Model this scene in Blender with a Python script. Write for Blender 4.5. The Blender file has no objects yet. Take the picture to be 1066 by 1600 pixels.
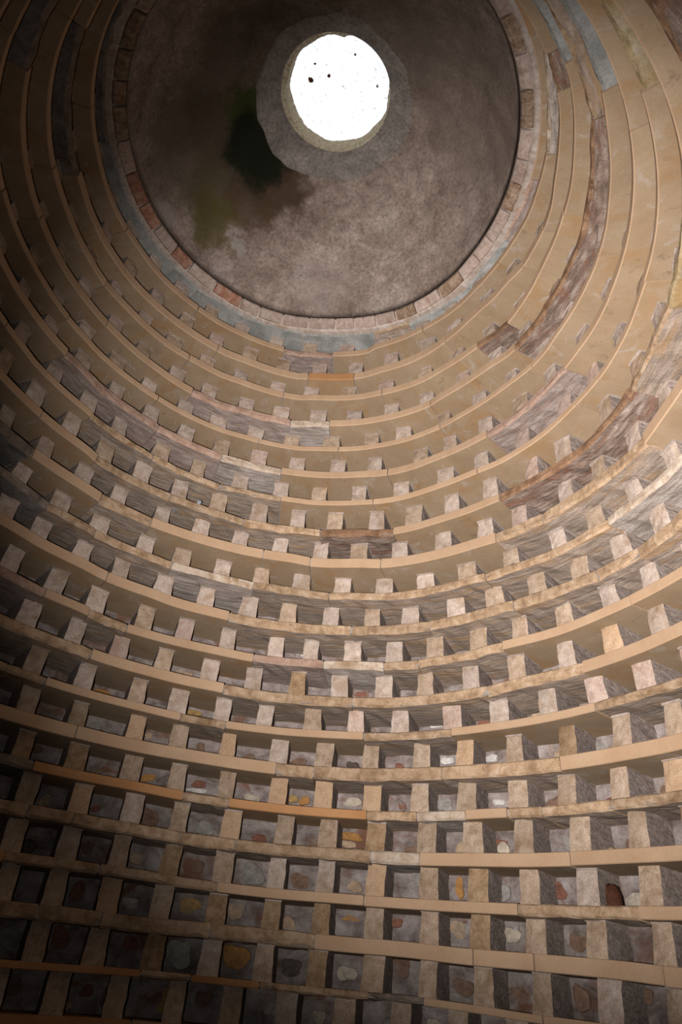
import bpy, math, random
import numpy as np
from mathutils import Vector, Matrix

# ---------------------------------------------------------------- tables (measured plan of the dovecote)
CAM = [2.84437, 0.15532, 0.59864, 0.11445, 1082.08717]
SHAPE = [-0.01656, -0.001, -0.01057, -0.00407]
RINGS = [
('A',1.5985,4.8028,0.059,[(-3.056,0.001,-0.0),(-2.934,-0.017,0.002),(-2.767,-0.018,0.001),(-2.613,-0.022,0.0),(-0.783,0.049,0.002),(-0.665,0.024,0.0),(-0.551,0.013,-0.0),(-0.402,0.009,-0.0),(-0.308,0.0,-0.0),(-0.223,-0.01,0.001),(-0.101,-0.009,0.001),(0.037,-0.031,0.005),(0.193,-0.039,0.008),(0.326,-0.047,0.012),(0.54,-0.038,0.012),(0.793,-0.04,0.015),(0.878,-0.027,0.01),(1.259,0.008,-0.004),(1.619,0.026,-0.012),(1.774,0.022,-0.01),(1.955,0.029,-0.013),(2.141,0.028,-0.011),(2.326,0.032,-0.012),(2.52,0.022,-0.007),(2.719,0.02,-0.006),(2.833,0.013,-0.003),(2.961,0.003,-0.001),(3.138,0.002,-0.0)]),
('B',1.6546,4.5669,0.078,[(-3.074,0.014,-0.002),(-2.933,-0.005,0.001),(-2.804,-0.001,0.0),(-2.723,0.002,-0.0),(-2.581,-0.015,0.0),(-0.631,0.015,0.0),(-0.521,-0.002,0.0),(-0.461,-0.011,0.0),(-0.168,0.006,-0.001),(0.002,-0.008,0.001),(0.205,-0.049,0.012),(0.413,-0.068,0.02),(0.598,-0.057,0.02),(0.679,-0.035,0.013),(0.809,-0.03,0.012),(0.888,-0.021,0.009),(1.248,-0.0,0.0),(1.592,0.023,-0.011),(1.647,0.007,-0.003),(1.963,0.022,-0.01),(2.054,0.023,-0.01),(2.233,0.029,-0.012),(2.421,0.038,-0.014),(2.61,0.036,-0.012),(2.811,0.028,-0.008),(2.956,0.011,-0.003),(3.06,0.019,-0.004),(3.1,0.021,-0.004)]),
('C',1.727,4.3469,0.063,[(-3.03,0.003,-0.0),(-2.891,-0.004,0.0),(-2.799,-0.01,0.001),(-2.701,-0.003,0.0),(-2.63,-0.004,0.0),(-2.569,-0.003,0.0),(-0.815,0.028,0.001),(-0.679,0.011,0.0),(-0.557,-0.008,0.0),(-0.455,-0.009,0.0),(-0.255,-0.02,0.002),(-0.067,-0.026,0.004),(0.113,-0.013,0.003),(0.256,-0.001,0.0),(0.542,-0.036,0.013),(0.645,-0.038,0.015),(0.827,-0.022,0.01),(0.899,-0.023,0.01),(1.24,-0.014,0.007),(1.568,0.006,-0.003),(1.62,-0.003,0.001),(1.962,0.011,-0.005),(2.155,0.021,-0.01),(2.24,0.021,-0.009),(2.406,0.018,-0.007),(2.549,0.031,-0.011),(2.696,0.018,-0.006),(2.803,0.014,-0.004),(2.897,0.006,-0.002),(3.045,0.01,-0.002),(3.111,0.013,-0.003)]),
('D',1.8148,4.1298,0.068,[(-3.107,0.0,-0.0),(-2.901,-0.001,0.0),(-2.822,0.014,-0.002),(-2.75,0.01,-0.001),(-2.671,0.001,-0.0),(-2.564,0.003,-0.0),(-1.006,0.007,0.0),(-0.898,-0.006,-0.0),(-0.788,0.0,0.0),(-0.576,-0.011,0.0),(-0.394,-0.015,0.001),(-0.202,-0.009,0.001),(-0.108,-0.021,0.004),(0.286,-0.012,0.004),(0.46,-0.046,0.017),(0.642,-0.046,0.019),(0.847,-0.017,0.008),(0.914,-0.017,0.008),(1.234,-0.013,0.007),(1.544,0.004,-0.002),(1.59,0.012,-0.007),(1.906,0.03,-0.016),(2.254,0.026,-0.012),(2.314,0.017,-0.008),(2.508,0.017,-0.007),(2.621,0.013,-0.005),(2.781,0.017,-0.005),(2.886,0.006,-0.002),(2.993,0.008,-0.002),(3.078,0.004,-0.001)]),
('E',1.8982,3.9164,0.048,[(-3.14,-0.002,0.0),(-2.943,-0.011,0.002),(-2.867,0.001,-0.0),(-2.769,0.0,-0.0),(-2.67,0.012,-0.001),(-2.555,0.004,-0.0),(-1.061,0.012,0.001),(-0.985,0.003,0.0),(-0.874,-0.002,-0.0),(-0.673,-0.018,0.0),(-0.55,-0.016,0.001),(-0.323,-0.006,0.001),(-0.113,-0.01,0.002),(-0.004,-0.015,0.004),(0.234,-0.002,0.001),(0.412,-0.024,0.009),(0.596,-0.025,0.011),(0.785,-0.011,0.006),(0.929,-0.0,0.0),(1.229,0.003,-0.002),(1.522,0.017,-0.01),(1.567,0.01,-0.006),(1.865,0.021,-0.012),(2.187,0.018,-0.009),(2.237,0.019,-0.01),(2.597,0.012,-0.005),(2.775,0.004,-0.001),(2.866,0.006,-0.002),(3.021,0.008,-0.002)]),
('F',1.9749,3.7004,0.066,[(-1.074,0.01,0.001),(-0.953,0.003,0.0),(-0.81,-0.001,-0.0),(-0.67,-0.005,0.0),(-0.471,-0.007,0.001),(-0.313,-0.01,0.001),(-0.126,-0.005,0.001),(0.041,-0.012,0.003),(0.216,-0.005,0.002),(0.424,0.003,-0.001),(0.608,-0.001,0.0),(0.78,0.0,-0.0),(0.941,0.019,-0.011),(1.224,0.007,-0.004),(1.503,0.007,-0.004),(1.545,0.003,-0.002),(1.83,0.008,-0.005),(2.133,0.004,-0.002),(2.181,0.0,-0.0),(2.526,-0.017,0.008),(2.708,-0.017,0.007)]),
('G',2.0612,3.4564,0.05,[(-1.088,0.01,0.001),(-1.026,-0.0,-0.0),(-0.938,-0.003,-0.0),(-0.775,-0.004,0.0),(-0.658,-0.005,0.0),(-0.492,-0.003,0.0),(-0.327,-0.008,0.001),(-0.168,0.01,-0.002),(-0.002,0.02,-0.006),(0.203,0.017,-0.006),(0.299,0.025,-0.01),(0.481,0.017,-0.008),(0.659,-0.003,0.002),(0.822,-0.003,0.002),(0.95,0.015,-0.01),(1.218,0.007,-0.005),(1.523,0.001,-0.0),(1.79,0.012,-0.008),(2.072,0.003,-0.002),(2.122,-0.014,0.009),(2.432,-0.027,0.015),(2.792,-0.042,0.018)]),
('H',2.1362,3.2011,0.067,[(-1.113,0.003,0.0),(-1.0,-0.001,-0.0),(-0.894,-0.002,-0.0),(-0.78,-0.001,0.0),(-0.628,-0.01,0.001),(-0.472,-0.006,0.001),(-0.328,-0.01,0.002),(-0.151,0.012,-0.003),(0.01,0.037,-0.012),(0.21,0.051,-0.021),(0.35,0.028,-0.013),(0.47,0.013,-0.007),(0.643,0.004,-0.002),(0.812,0.001,-0.001),(0.957,0.017,-0.012),(1.211,-0.004,0.003),(1.502,-0.007,0.006),(1.761,-0.019,0.014),(2.064,-0.013,0.009),(2.355,-0.039,0.025),(2.662,-0.043,0.023)]),
('I',2.2375,2.9556,0.084,[(-1.117,0.002,0.0),(-1.05,-0.013,-0.0),(-0.983,-0.018,-0.0),(-0.18,0.032,-0.009),(-0.092,0.026,-0.008),(0.003,0.062,-0.022),(0.133,0.04,-0.017),(0.296,0.032,-0.016),(0.42,0.033,-0.018),(0.551,0.022,-0.013),(0.699,0.004,-0.003),(0.864,0.005,-0.004),(0.966,0.007,-0.005),(1.207,-0.013,0.01),(1.485,-0.032,0.027),(1.729,-0.035,0.03),(2.015,-0.033,0.026),(2.28,-0.05,0.036),(2.55,-0.049,0.031)]),
('J',2.404,2.7514,0.063,[(0.235,0.034,-0.018),(0.322,0.027,-0.016),(0.435,0.033,-0.021),(0.563,0.017,-0.012),(0.695,0.01,-0.008),(0.854,0.018,-0.014),(0.986,0.025,-0.021),(1.21,0.005,-0.005),(1.467,-0.015,0.015),(1.693,-0.018,0.017),(1.958,-0.024,0.022),(2.197,-0.042,0.035),(2.446,-0.064,0.048)]),
('K',2.5691,2.5387,0.083,[(0.029,0.005,-0.002),(0.201,0.024,-0.014),(0.352,0.021,-0.014),(0.487,0.008,-0.006),(0.66,0.002,-0.002),(0.854,0.014,-0.013),(1.001,0.018,-0.017),(1.211,0.011,-0.011),(1.452,0.008,-0.009),(1.663,-0.006,0.006),(1.909,-0.02,0.021),(2.13,-0.041,0.04),(2.351,-0.055,0.049)]),
('L',2.7241,2.2932,0.07,[(0.12,-0.01,0.007),(0.269,-0.009,0.006),(0.378,-0.008,0.006),(0.535,0.002,-0.002),(0.672,-0.005,0.005),(0.876,0.016,-0.017),(1.014,0.024,-0.027),(1.211,0.016,-0.018),(1.436,0.018,-0.022),(1.634,0.011,-0.013),(1.859,0.011,-0.013),(2.062,-0.012,0.014),(2.262,-0.024,0.025)]),
('M',2.8706,2.0407,0.085,[(0.195,-0.019,0.015),(0.371,-0.012,0.011),(0.51,-0.007,0.008),(0.657,-0.012,0.013),(0.797,0.004,-0.005),(0.932,0.01,-0.012),(1.023,0.022,-0.028),(1.209,0.016,-0.022),(1.423,0.016,-0.023),(1.61,0.008,-0.011),(1.824,0.002,-0.003),(2.01,-0.006,0.007),(2.192,-0.009,0.011)]),
('N',3.0,1.7751,0.061,[(0.261,-0.013,0.014),(0.458,-0.016,0.019),(0.608,-0.01,0.013),(0.733,-0.006,0.008),(0.921,-0.001,0.001),(1.03,0.009,-0.014),(1.207,0.008,-0.012),(1.411,0.01,-0.017),(1.587,0.012,-0.02),(1.789,0.007,-0.011),(1.962,0.006,-0.01),(2.133,0.002,-0.003)]),
('O',3.0655,1.4905,0.098,[(0.306,0.002,-0.003),(0.496,-0.002,0.003),(0.63,-0.002,0.004),(0.773,-0.005,0.009),(0.9,-0.005,0.01),(1.03,-0.001,0.002),(1.202,0.002,-0.005),(1.398,0.002,-0.005),(1.568,-0.001,0.002),(1.762,0.001,-0.001),(1.928,-0.001,0.001),(2.089,-0.001,0.001)]),
('P',3.1017,1.1809,0.068,[(0.338,0.004,-0.006),(0.523,-0.002,0.003),(0.646,0.001,-0.002),(0.775,-0.005,0.01),(0.904,-0.0,0.001),(1.029,0.004,-0.009),(1.194,0.004,-0.009),(1.383,0.004,-0.009),(1.547,0.002,-0.006),(1.734,-0.002,0.006),(1.892,0.0,-0.0),(2.046,0.002,-0.005)]),
('Q',3.1157,0.8841,0.087,[(0.362,0.003,-0.007),(0.5,-0.001,0.003),(0.68,-0.001,0.004),(0.888,-0.003,0.008),(1.026,-0.001,0.003),(1.186,-0.002,0.007),(1.369,0.0,-0.0),(1.527,0.001,-0.002),(1.709,-0.002,0.007),(1.862,-0.002,0.007),(2.009,0.002,-0.005)]),
('R',3.1261,0.5775,0.07,[(0.386,0.004,-0.012),(0.542,0.001,-0.003),(0.69,-0.0,0.002),(0.877,-0.001,0.005),(1.022,-0.001,0.005),(1.177,-0.001,0.003),(1.354,0.001,-0.006),(1.507,0.001,-0.004),(1.683,-0.002,0.01),(1.83,-0.001,0.004),(1.972,0.003,-0.013)]),
('S',3.1316,0.2909,0.098,[(0.406,0.003,-0.023),(0.563,0.0,-0.001),(0.697,-0.001,0.007),(0.875,-0.001,0.008),(1.019,-0.002,0.022),(1.168,-0.002,0.015),(1.341,-0.002,0.019),(1.49,-0.001,0.009),(1.657,0.001,-0.007),(1.801,0.0,-0.001),(1.937,0.002,-0.023)]),
('T',3.1362,0.0017,0.045,[(0.685,0.0,-0.033),(0.706,0.0,-0.02),(0.869,0.0,-0.012),(1.015,0.0,-0.002),(1.159,0.0,-0.014),(1.325,0.0,-0.021),(1.469,0.0,-0.026),(1.631,0.0,-0.032),(1.767,0.0,-0.049),(1.899,0.0,-0.065)]),
('dome',1.4397,5.0143,0.06,[(-3.131,-0.014,0.002),(-2.956,-0.017,0.002),(-2.779,-0.02,0.001),(-2.588,-0.003,-0.0),(-0.72,0.031,0.001),(-0.594,0.008,0.0),(-0.456,-0.003,0.0),(-0.279,-0.001,0.0),(-0.14,-0.009,0.001),(0.845,-0.001,0.0),(1.055,-0.022,0.008),(1.261,-0.034,0.014),(1.465,-0.021,0.009),(1.665,0.009,-0.004),(1.791,0.01,-0.004),(1.844,0.013,-0.005),(2.013,0.01,-0.004),(2.236,0.021,-0.007),(2.385,0.023,-0.007),(2.572,0.019,-0.006),(2.744,0.015,-0.004),(2.922,0.001,-0.0),(2.972,-0.002,0.0)]),
('pane',0.4206,6.1856,0.06,[(-2.807,-0.014,-0.001),(-2.222,-0.008,-0.001),(-1.814,-0.006,-0.001),(-1.3,0.014,0.003),(-0.761,0.011,0.001),(-0.282,0.018,0.001),(0.315,0.023,-0.002),(1.385,0.016,-0.004),(1.83,0.004,-0.001),(2.471,-0.025,0.004),(3.043,-0.032,0.002)]),
('orim',0.4359,6.052,0.06,[(-3.107,-0.02,0.001),(0.025,0.026,-0.001),(0.362,0.005,-0.001),(0.881,0.003,-0.001),(1.404,0.006,-0.002),(1.861,0.003,-0.001),(2.216,-0.01,0.002),(2.557,-0.014,0.002)])]
BLOCKS = {
'A':[2.754,2.57,2.375,2.189,1.995,1.814,1.613,1.427,1.225,1.024,0.773,0.588,0.374,0.157,-0.071],
'B':[3.064,2.869,2.652,2.465,2.279,2.096,1.921,1.732,1.553,1.361,1.171,0.972,0.756,0.581,0.349,0.151,-0.067,-0.244],
'C':[3.01,2.833,2.653,2.466,2.281,2.11,1.927,1.751,1.558,1.39,1.198,1.005,0.794,0.599,0.405,0.2,-0.02,-0.211,-0.417],
'D':[3.314,3.107,2.914,2.738,2.574,2.381,2.214,2.031,1.869,1.688,1.521,1.344,1.171,0.988,0.807,0.604,0.411,0.234,0.012,-0.137,-0.36,-0.556],
'E':[3.377,3.181,2.976,2.806,2.633,2.463,2.287,2.121,1.943,1.787,1.618,1.452,1.273,1.09,0.94,0.744,0.55,0.376,0.194,0.01],
'F':[2.927,2.753,2.587,2.411,2.233,2.068,1.903,1.744,1.581,1.415,1.238,1.078,0.873,0.735,0.561,0.383,0.206,0.014,-0.178,-0.347,-0.522],
'G':[2.808,2.656,2.473,2.309,2.157,1.969,1.81,1.633,1.464,1.309,1.145,0.969,0.777,0.614,0.425,0.213,0.052,-0.107,-0.284,-0.45,-0.61],
'H':[2.64,2.487,2.322,2.165,2.008,1.853,1.698,1.535,1.383,1.237,1.073,0.924,0.767,0.601,0.423,0.284,0.077,-0.107,-0.273,-0.435,-0.597,-0.744],
'I':[2.519,2.357,2.197,2.051,1.883,1.734,1.585,1.434,1.283,1.141,0.989,0.822,0.656,0.522,0.332,0.194,0.04,-0.119,-0.256],
'J':[2.37,2.213,2.067,1.899,1.769,1.623,1.487,1.346,1.201,1.056,0.91,0.757,0.595,0.421,0.278,0.123,-0.032],
'K':[2.338,2.216,2.073,1.94,1.795,1.654,1.512,1.382,1.242,1.106,0.98,0.827,0.693,0.548,0.403,0.258,0.114],
'L':[2.235,2.096,1.967,1.816,1.692,1.559,1.41,1.302,1.173,1.044,0.917,0.778,0.644,0.505,0.354,0.224],
'M':[2.119,1.986,1.855,1.726,1.592,1.464,1.335,1.213,1.083,0.96,0.825,0.686,0.538,0.401,0.266],
'N':[2.048,1.915,1.77,1.658,1.535,1.417,1.285,1.164,1.041,0.894,0.763,0.627,0.491,0.36],
'O':[2.022,1.895,1.746,1.634,1.504,1.369,1.249,1.125,0.99,0.875,0.745,0.606,0.469,0.341],
'P':[1.995,1.867,1.731,1.615,1.49,1.358,1.242,1.117,0.996,0.876,0.746,0.624,0.496,0.367],
'Q':[1.952,1.829,1.704,1.589,1.462,1.33,1.221,1.103,0.976,0.862,0.739,0.604,0.472,0.349],
'R':[1.948,1.826,1.709,1.588,1.463,1.335,1.218,1.097,0.97,0.853,0.733,0.601,0.464],
'S':[1.933,1.827,1.708,1.589,1.463,1.335,1.219,1.095,0.966,0.85,0.725,0.592,0.455],
'T':[1.833,1.708,1.584,1.459,1.338,1.218,1.092,0.968,0.845,0.719,0.578,0.443]}
SLABS = {
'Z':('D',[(3.385,'D'),(2.994,'G'),(2.501,'G'),(2.12,'G'),(1.819,'G'),(1.478,'G'),(1.059,'R'),(0.851,'G'),(0.446,'G'),(0.112,'P'),(-0.221,'T'),(-0.82,'O')]),
'A':('T',[(3.204,'T'),(2.622,'T'),(2.082,'T'),(1.564,'P'),(1.295,'T'),(0.752,'T'),(0.171,'T'),(-0.401,'W'),(-0.788,'G')]),
'B':('T',[(3.58,'D'),(2.99,'T'),(1.909,'T'),(1.413,'O'),(1.167,'T'),(0.62,'T'),(0.044,'T'),(-0.153,'T'),(-0.71,'B'),(-0.842,'T')]),
'C':('T',[(3.645,'T'),(3.079,'T'),(2.543,'T'),(2.027,'T'),(1.524,'T'),(1.016,'T'),(0.452,'B'),(0.259,'T'),(-0.303,'T'),(-0.838,'G')]),
'D':('D',[(3.484,'T'),(2.943,'T'),(2.434,'T'),(1.948,'P'),(1.468,'W'),(1.281,'T'),(0.77,'T'),(0.274,'B'),(-0.699,'R')]),
'E':('T',[(2.575,'T'),(2.077,'T'),(1.596,'T'),(1.233,'T'),(0.746,'T'),(0.234,'T'),(-0.293,'T'),(-0.815,'G')]),
'F':('T',[(2.501,'P'),(2.027,'P'),(1.735,'W'),(1.475,'T'),(1.011,'T'),(0.538,'P'),(0.097,'T'),(-0.23,'T'),(-0.749,'T')]),
'G':('T',[(2.288,'R'),(1.999,'R'),(1.711,'R'),(1.459,'T'),(1.077,'T'),(0.618,'T'),(0.13,'T'),(0.003,'T'),(-0.371,'T'),(-0.882,'Y')]),
'H':('T',[(2.451,'T'),(2.194,'R'),(1.884,'R'),(1.588,'R'),(1.287,'B'),(0.998,'T'),(0.552,'B'),(-0.093,'R'),(-0.385,'Y'),(-0.634,'T')]),
'I':('D',[(2.397,'T'),(2.118,'R'),(1.919,'T'),(1.491,'T'),(1.315,'T'),(1.051,'T'),(0.605,'R'),(0.421,'R'),(-0.026,'T'),(-0.988,'B')]),
'J':('D',[(2.248,'R'),(2.072,'R'),(1.795,'W'),(1.508,'R'),(1.245,'R'),(0.691,'R'),(0.234,'W')]),
'K':('T',[(1.975,'T'),(1.57,'R'),(1.173,'R'),(0.915,'R'),(0.631,'R'),(0.349,'R'),(0.207,'R'),(0.078,'R')]),
'L':('P',[(2.116,'T'),(1.978,'R'),(1.859,'T'),(1.472,'P'),(1.259,'W'),(1.075,'R'),(0.967,'R'),(0.701,'T'),(0.29,'T')]),
'M':('R',[(1.926,'T'),(1.543,'R'),(1.172,'R'),(0.779,'R'),(0.493,'T')]),
'N':('R',[(2.109,'R'),(2.007,'T'),(1.643,'R'),(1.519,'T'),(1.14,'R'),(0.897,'T'),(0.497,'R')]),
'O':('T',[(1.892,'T'),(1.368,'R'),(1.269,'R'),(0.928,'R'),(0.617,'T')]),
'P':('D',[(1.963,'O'),(1.591,'R'),(1.476,'O'),(1.123,'R'),(0.996,'W'),(0.871,'T'),(0.765,'R'),(0.679,'R'),(0.51,'R')]),
'Q':('R',[(1.94,'R'),(1.837,'R'),(1.579,'R'),(1.444,'R'),(1.108,'W'),(0.986,'T'),(0.62,'T')]),
'R':('O',[(1.959,'R'),(1.845,'R'),(1.746,'R'),(1.469,'T'),(1.117,'T'),(0.752,'R'),(0.481,'T')]),
'S':('R',[(1.854,'R'),(1.714,'R'),(1.468,'R'),(1.225,'T'),(0.858,'T'),(0.721,'T')]),
'T':('O',[(1.602,'R'),(1.491,'O'),(1.339,'R'),(1.093,'D'),(0.97,'T')])}
RUBBLE = [('R',1.291,0.682,0.146,0.125,'b'),
('R',1.164,0.677,0.113,0.093,'t'),
('R',1.525,0.7,0.104,0.094,'b'),
('R',1.399,0.693,0.183,0.157,'g'),
('S',1.528,0.424,0.163,0.122,'y'),
('S',1.424,0.419,0.122,0.122,'t'),
('S',1.305,0.376,0.121,0.091,'t'),
('S',1.174,0.455,0.171,0.04,'o'),
('S',1.068,0.453,0.099,0.069,'r'),
('S',0.93,0.438,0.114,0.124,'t'),
('S',0.813,0.424,0.11,0.101,'c'),
('S',0.804,0.469,0.032,0.028,'w'),
('R',0.927,0.717,0.069,0.137,'o'),
('R',0.826,0.69,0.085,0.104,'g'),
('T',1.53,0.096,0.187,0.187,'v'),
('T',1.409,0.118,0.198,0.168,'o'),
('T',1.634,0.125,0.122,0.097,'r'),
('T',1.29,0.092,0.197,0.108,'k'),
('T',1.168,0.091,0.145,0.097,'c'),
('T',1.051,0.172,0.124,0.144,'b'),
('T',0.806,0.082,0.158,0.07,'b'),
('U',1.53,-0.206,0.171,0.162,'y'),
('U',1.647,-0.216,0.15,0.141,'b'),
('P',1.329,1.305,0.077,0.066,'y'),
('P',1.301,1.298,0.088,0.077,'o'),
('P',1.183,1.316,0.142,0.077,'c'),
('P',1.063,1.302,0.064,0.075,'r'),
('O',0.952,1.657,0.108,0.065,'w'),
('O',0.842,1.66,0.115,0.058,'w'),
('O',0.582,1.661,0.095,0.057,'g'),
('P',0.831,1.326,0.091,0.051,'w'),
('P',0.96,1.316,0.147,0.094,'g'),
('Q',1.183,1.045,0.192,0.064,'o'),
('Q',1.189,0.985,0.149,0.053,'t'),
('Q',0.825,0.995,0.108,0.078,'c'),
('Q',0.835,1.04,0.118,0.039,'r'),
('N',0.976,1.94,0.144,0.033,'w'),
('N',0.852,1.94,0.129,0.075,'r'),
('N',0.717,1.954,0.072,0.072,'t'),
('N',1.611,1.892,0.137,0.069,'y'),
('N',1.848,1.896,0.176,0.05,'o'),
('M',1.656,2.162,0.147,0.034,'t'),
('M',1.168,2.159,0.125,0.045,'r'),
('O',1.705,1.644,0.078,0.056,'t'),
('P',1.559,1.33,0.132,0.055,'r'),
('P',1.562,1.275,0.187,0.038,'w'),
('P',1.682,1.317,0.12,0.076,'o'),
('Q',1.655,1.008,0.148,0.138,'b'),
('Q',1.525,0.989,0.15,0.107,'g'),
('Q',1.892,0.985,0.091,0.101,'t'),
('R',1.023,0.774,0.071,0.101,'g'),
('S',0.675,0.41,0.13,0.13,'b'),
('S',0.591,0.438,0.125,0.142,'g'),
('T',0.681,0.089,0.109,0.15,'b'),
('T',0.562,0.136,0.143,0.095,'b'),
('R',0.712,0.716,0.118,0.118,'r'),
('S',1.832,0.418,0.097,0.097,'k'),
('S',1.769,0.418,0.118,0.128,'r'),
('T',1.778,0.108,0.142,0.142,'r'),
('T',1.877,0.07,0.138,0.138,'g'),
('R',1.896,0.66,0.107,0.117,'k'),
('R',1.774,0.72,0.111,0.091,'b'),
('P',1.943,1.348,0.082,0.072,'b'),
('Q',1.78,1.01,0.083,0.062,'r'),
('L',1.343,2.449,0.104,0.035,'w'),
('K',1.212,2.668,0.092,0.029,'w')]
STONE_A, STONE_B = 0.576, 0.577

PI = math.pi
SC = bpy.context.scene
COL = SC.collection

# ---------------------------------------------------------------- camera
cy, yaw, pitch, roll, focal = CAM
FWD = Vector((math.sin(yaw)*math.cos(pitch), math.cos(yaw)*math.cos(pitch), math.sin(pitch)))
R0 = Vector((math.cos(yaw), -math.sin(yaw), 0)); U0 = R0.cross(FWD)
RIGHT = R0*math.cos(roll)+U0*math.sin(roll); UP = -R0*math.sin(roll)+U0*math.cos(roll)
CAMPOS = Vector((0, -cy, 0))
cam = bpy.data.cameras.new('camera'); camo = bpy.data.objects.new('camera', cam); COL.objects.link(camo)
cam.sensor_fit = 'VERTICAL'; cam.sensor_height = 36; cam.sensor_width = 24
cam.lens = focal/1600*36; cam.clip_start = .02
camo.matrix_world = Matrix.Translation(CAMPOS) @ Matrix((RIGHT, UP, -FWD)).transposed().to_4x4()
SC.camera = camo
# ---------------------------------------------------------------- sky outside, seen only through the oculus
w = bpy.data.worlds.new('sky'); SC.world = w; w.use_nodes = True
bg = w.node_tree.nodes['Background']; bg.inputs[0].default_value = (.93, .96, 1, 1); bg.inputs[1].default_value = 1.4
# ---------------------------------------------------------------- the photographer's flash, beside the lens (camera held upright)
AIM = ((800-532.5)/focal, (800-800)/focal)
fdir = (FWD + RIGHT*AIM[0] + UP*AIM[1]).normalized()
for name, watts, deg, blend in (('flash', 3550, 80, 1.0), ('flash_spill', 135, 124, 1.0)):   # the head's beam and its wider spill
    fl = bpy.data.lights.new(name, 'SPOT'); flo = bpy.data.objects.new(name, fl); COL.objects.link(flo)
    fl.energy = watts; fl.color = (1, .935, .925); fl.spot_size = math.radians(deg); fl.spot_blend = blend; fl.shadow_soft_size = .02
    flo.location = CAMPOS - RIGHT*.27 - UP*.04 + FWD*.02
    flo.rotation_euler = fdir.to_track_quat('-Z', 'Y').to_euler()
# ---------------------------------------------------------------- exposure
SC.view_settings.view_transform = 'Standard'; SC.view_settings.look = 'None'
SC.view_settings.gamma = 1; SC.view_settings.use_curve_mapping = False
SC.view_settings.exposure = 0.0

# ---------------------------------------------------------------- plan helpers
RD = {n: (r, h, t, np.array(wp)) for n, r, h, t, wp in RINGS}
RD['U'] = (RD['T'][0], RD['T'][1]-.29, .07, RD['T'][3])
ORDER = list('ABCDEFGHIJKLMNOPQRSTU')

def edge(n, th):
    """inner top edge (radius, height) of ledge n at angle th; ledges are worn and not quite round"""
    r, h, t, wp = RD[n]
    d = th-wp[:, 0]; sg = .07 if len(n) == 1 else .15
    k = np.exp(-(d/sg)**2/2)+1e-9*np.exp(-abs(d)*8); k = k/k.sum()
    s = SHAPE if r > .8 else (0, 0, 0, 0)
    sh = 1+s[0]*math.cos(2*th)+s[1]*math.sin(2*th)+s[2]*math.cos(3*th)+s[3]*math.sin(3*th)
    return r*sh+float(k@wp[:, 1]), h+float(k@wp[:, 2])

def under(n):
    """how far the tier below stands out behind this ledge"""
    i = ORDER.index(n) if n in ORDER else -1
    if i < 0 or i+1 >= len(ORDER): return 0
    m = ORDER[i+1]
    return max(0, RD[m][0]+depth(m)-RD[n][0]-depth(n))+.03
def depth(n): return .32 if n < 'J' else (.34 if n < 'N' else .42)
def cyl(r, th, z): return (r*math.cos(th), r*math.sin(th), z)

def mesh_obj(name, verts, faces, mats, parent=None, fmat=None, smooth=False, recentre=True):
    me = bpy.data.meshes.new(name)
    v = np.array(verts, float)
    c = (v.min(0)+v.max(0))/2 if recentre else np.zeros(3)
    me.from_pydata((v-c).tolist(), [], faces)
    for m in (mats if isinstance(mats, (list, tuple)) else [mats]): me.materials.append(m)
    if fmat: me.polygons.foreach_set('material_index', fmat)
    if smooth: me.polygons.foreach_set('use_smooth', [True]*len(faces))
    me.update()
    o = bpy.data.objects.new(name, me); COL.objects.link(o)
    o.location = c
    if parent is not None: o.parent = parent; o.location = Vector(c)-PW.get(parent.name, Vector((0, 0, 0)))
    PW[o.name] = Vector(c)
    return o
PW = {}

def tag(o, label=None, cat=None, kind=None, group=None):
    if label: o['label'] = label
    if cat: o['category'] = cat
    if kind: o['kind'] = kind
    if group: o['group'] = group
    return o

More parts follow.
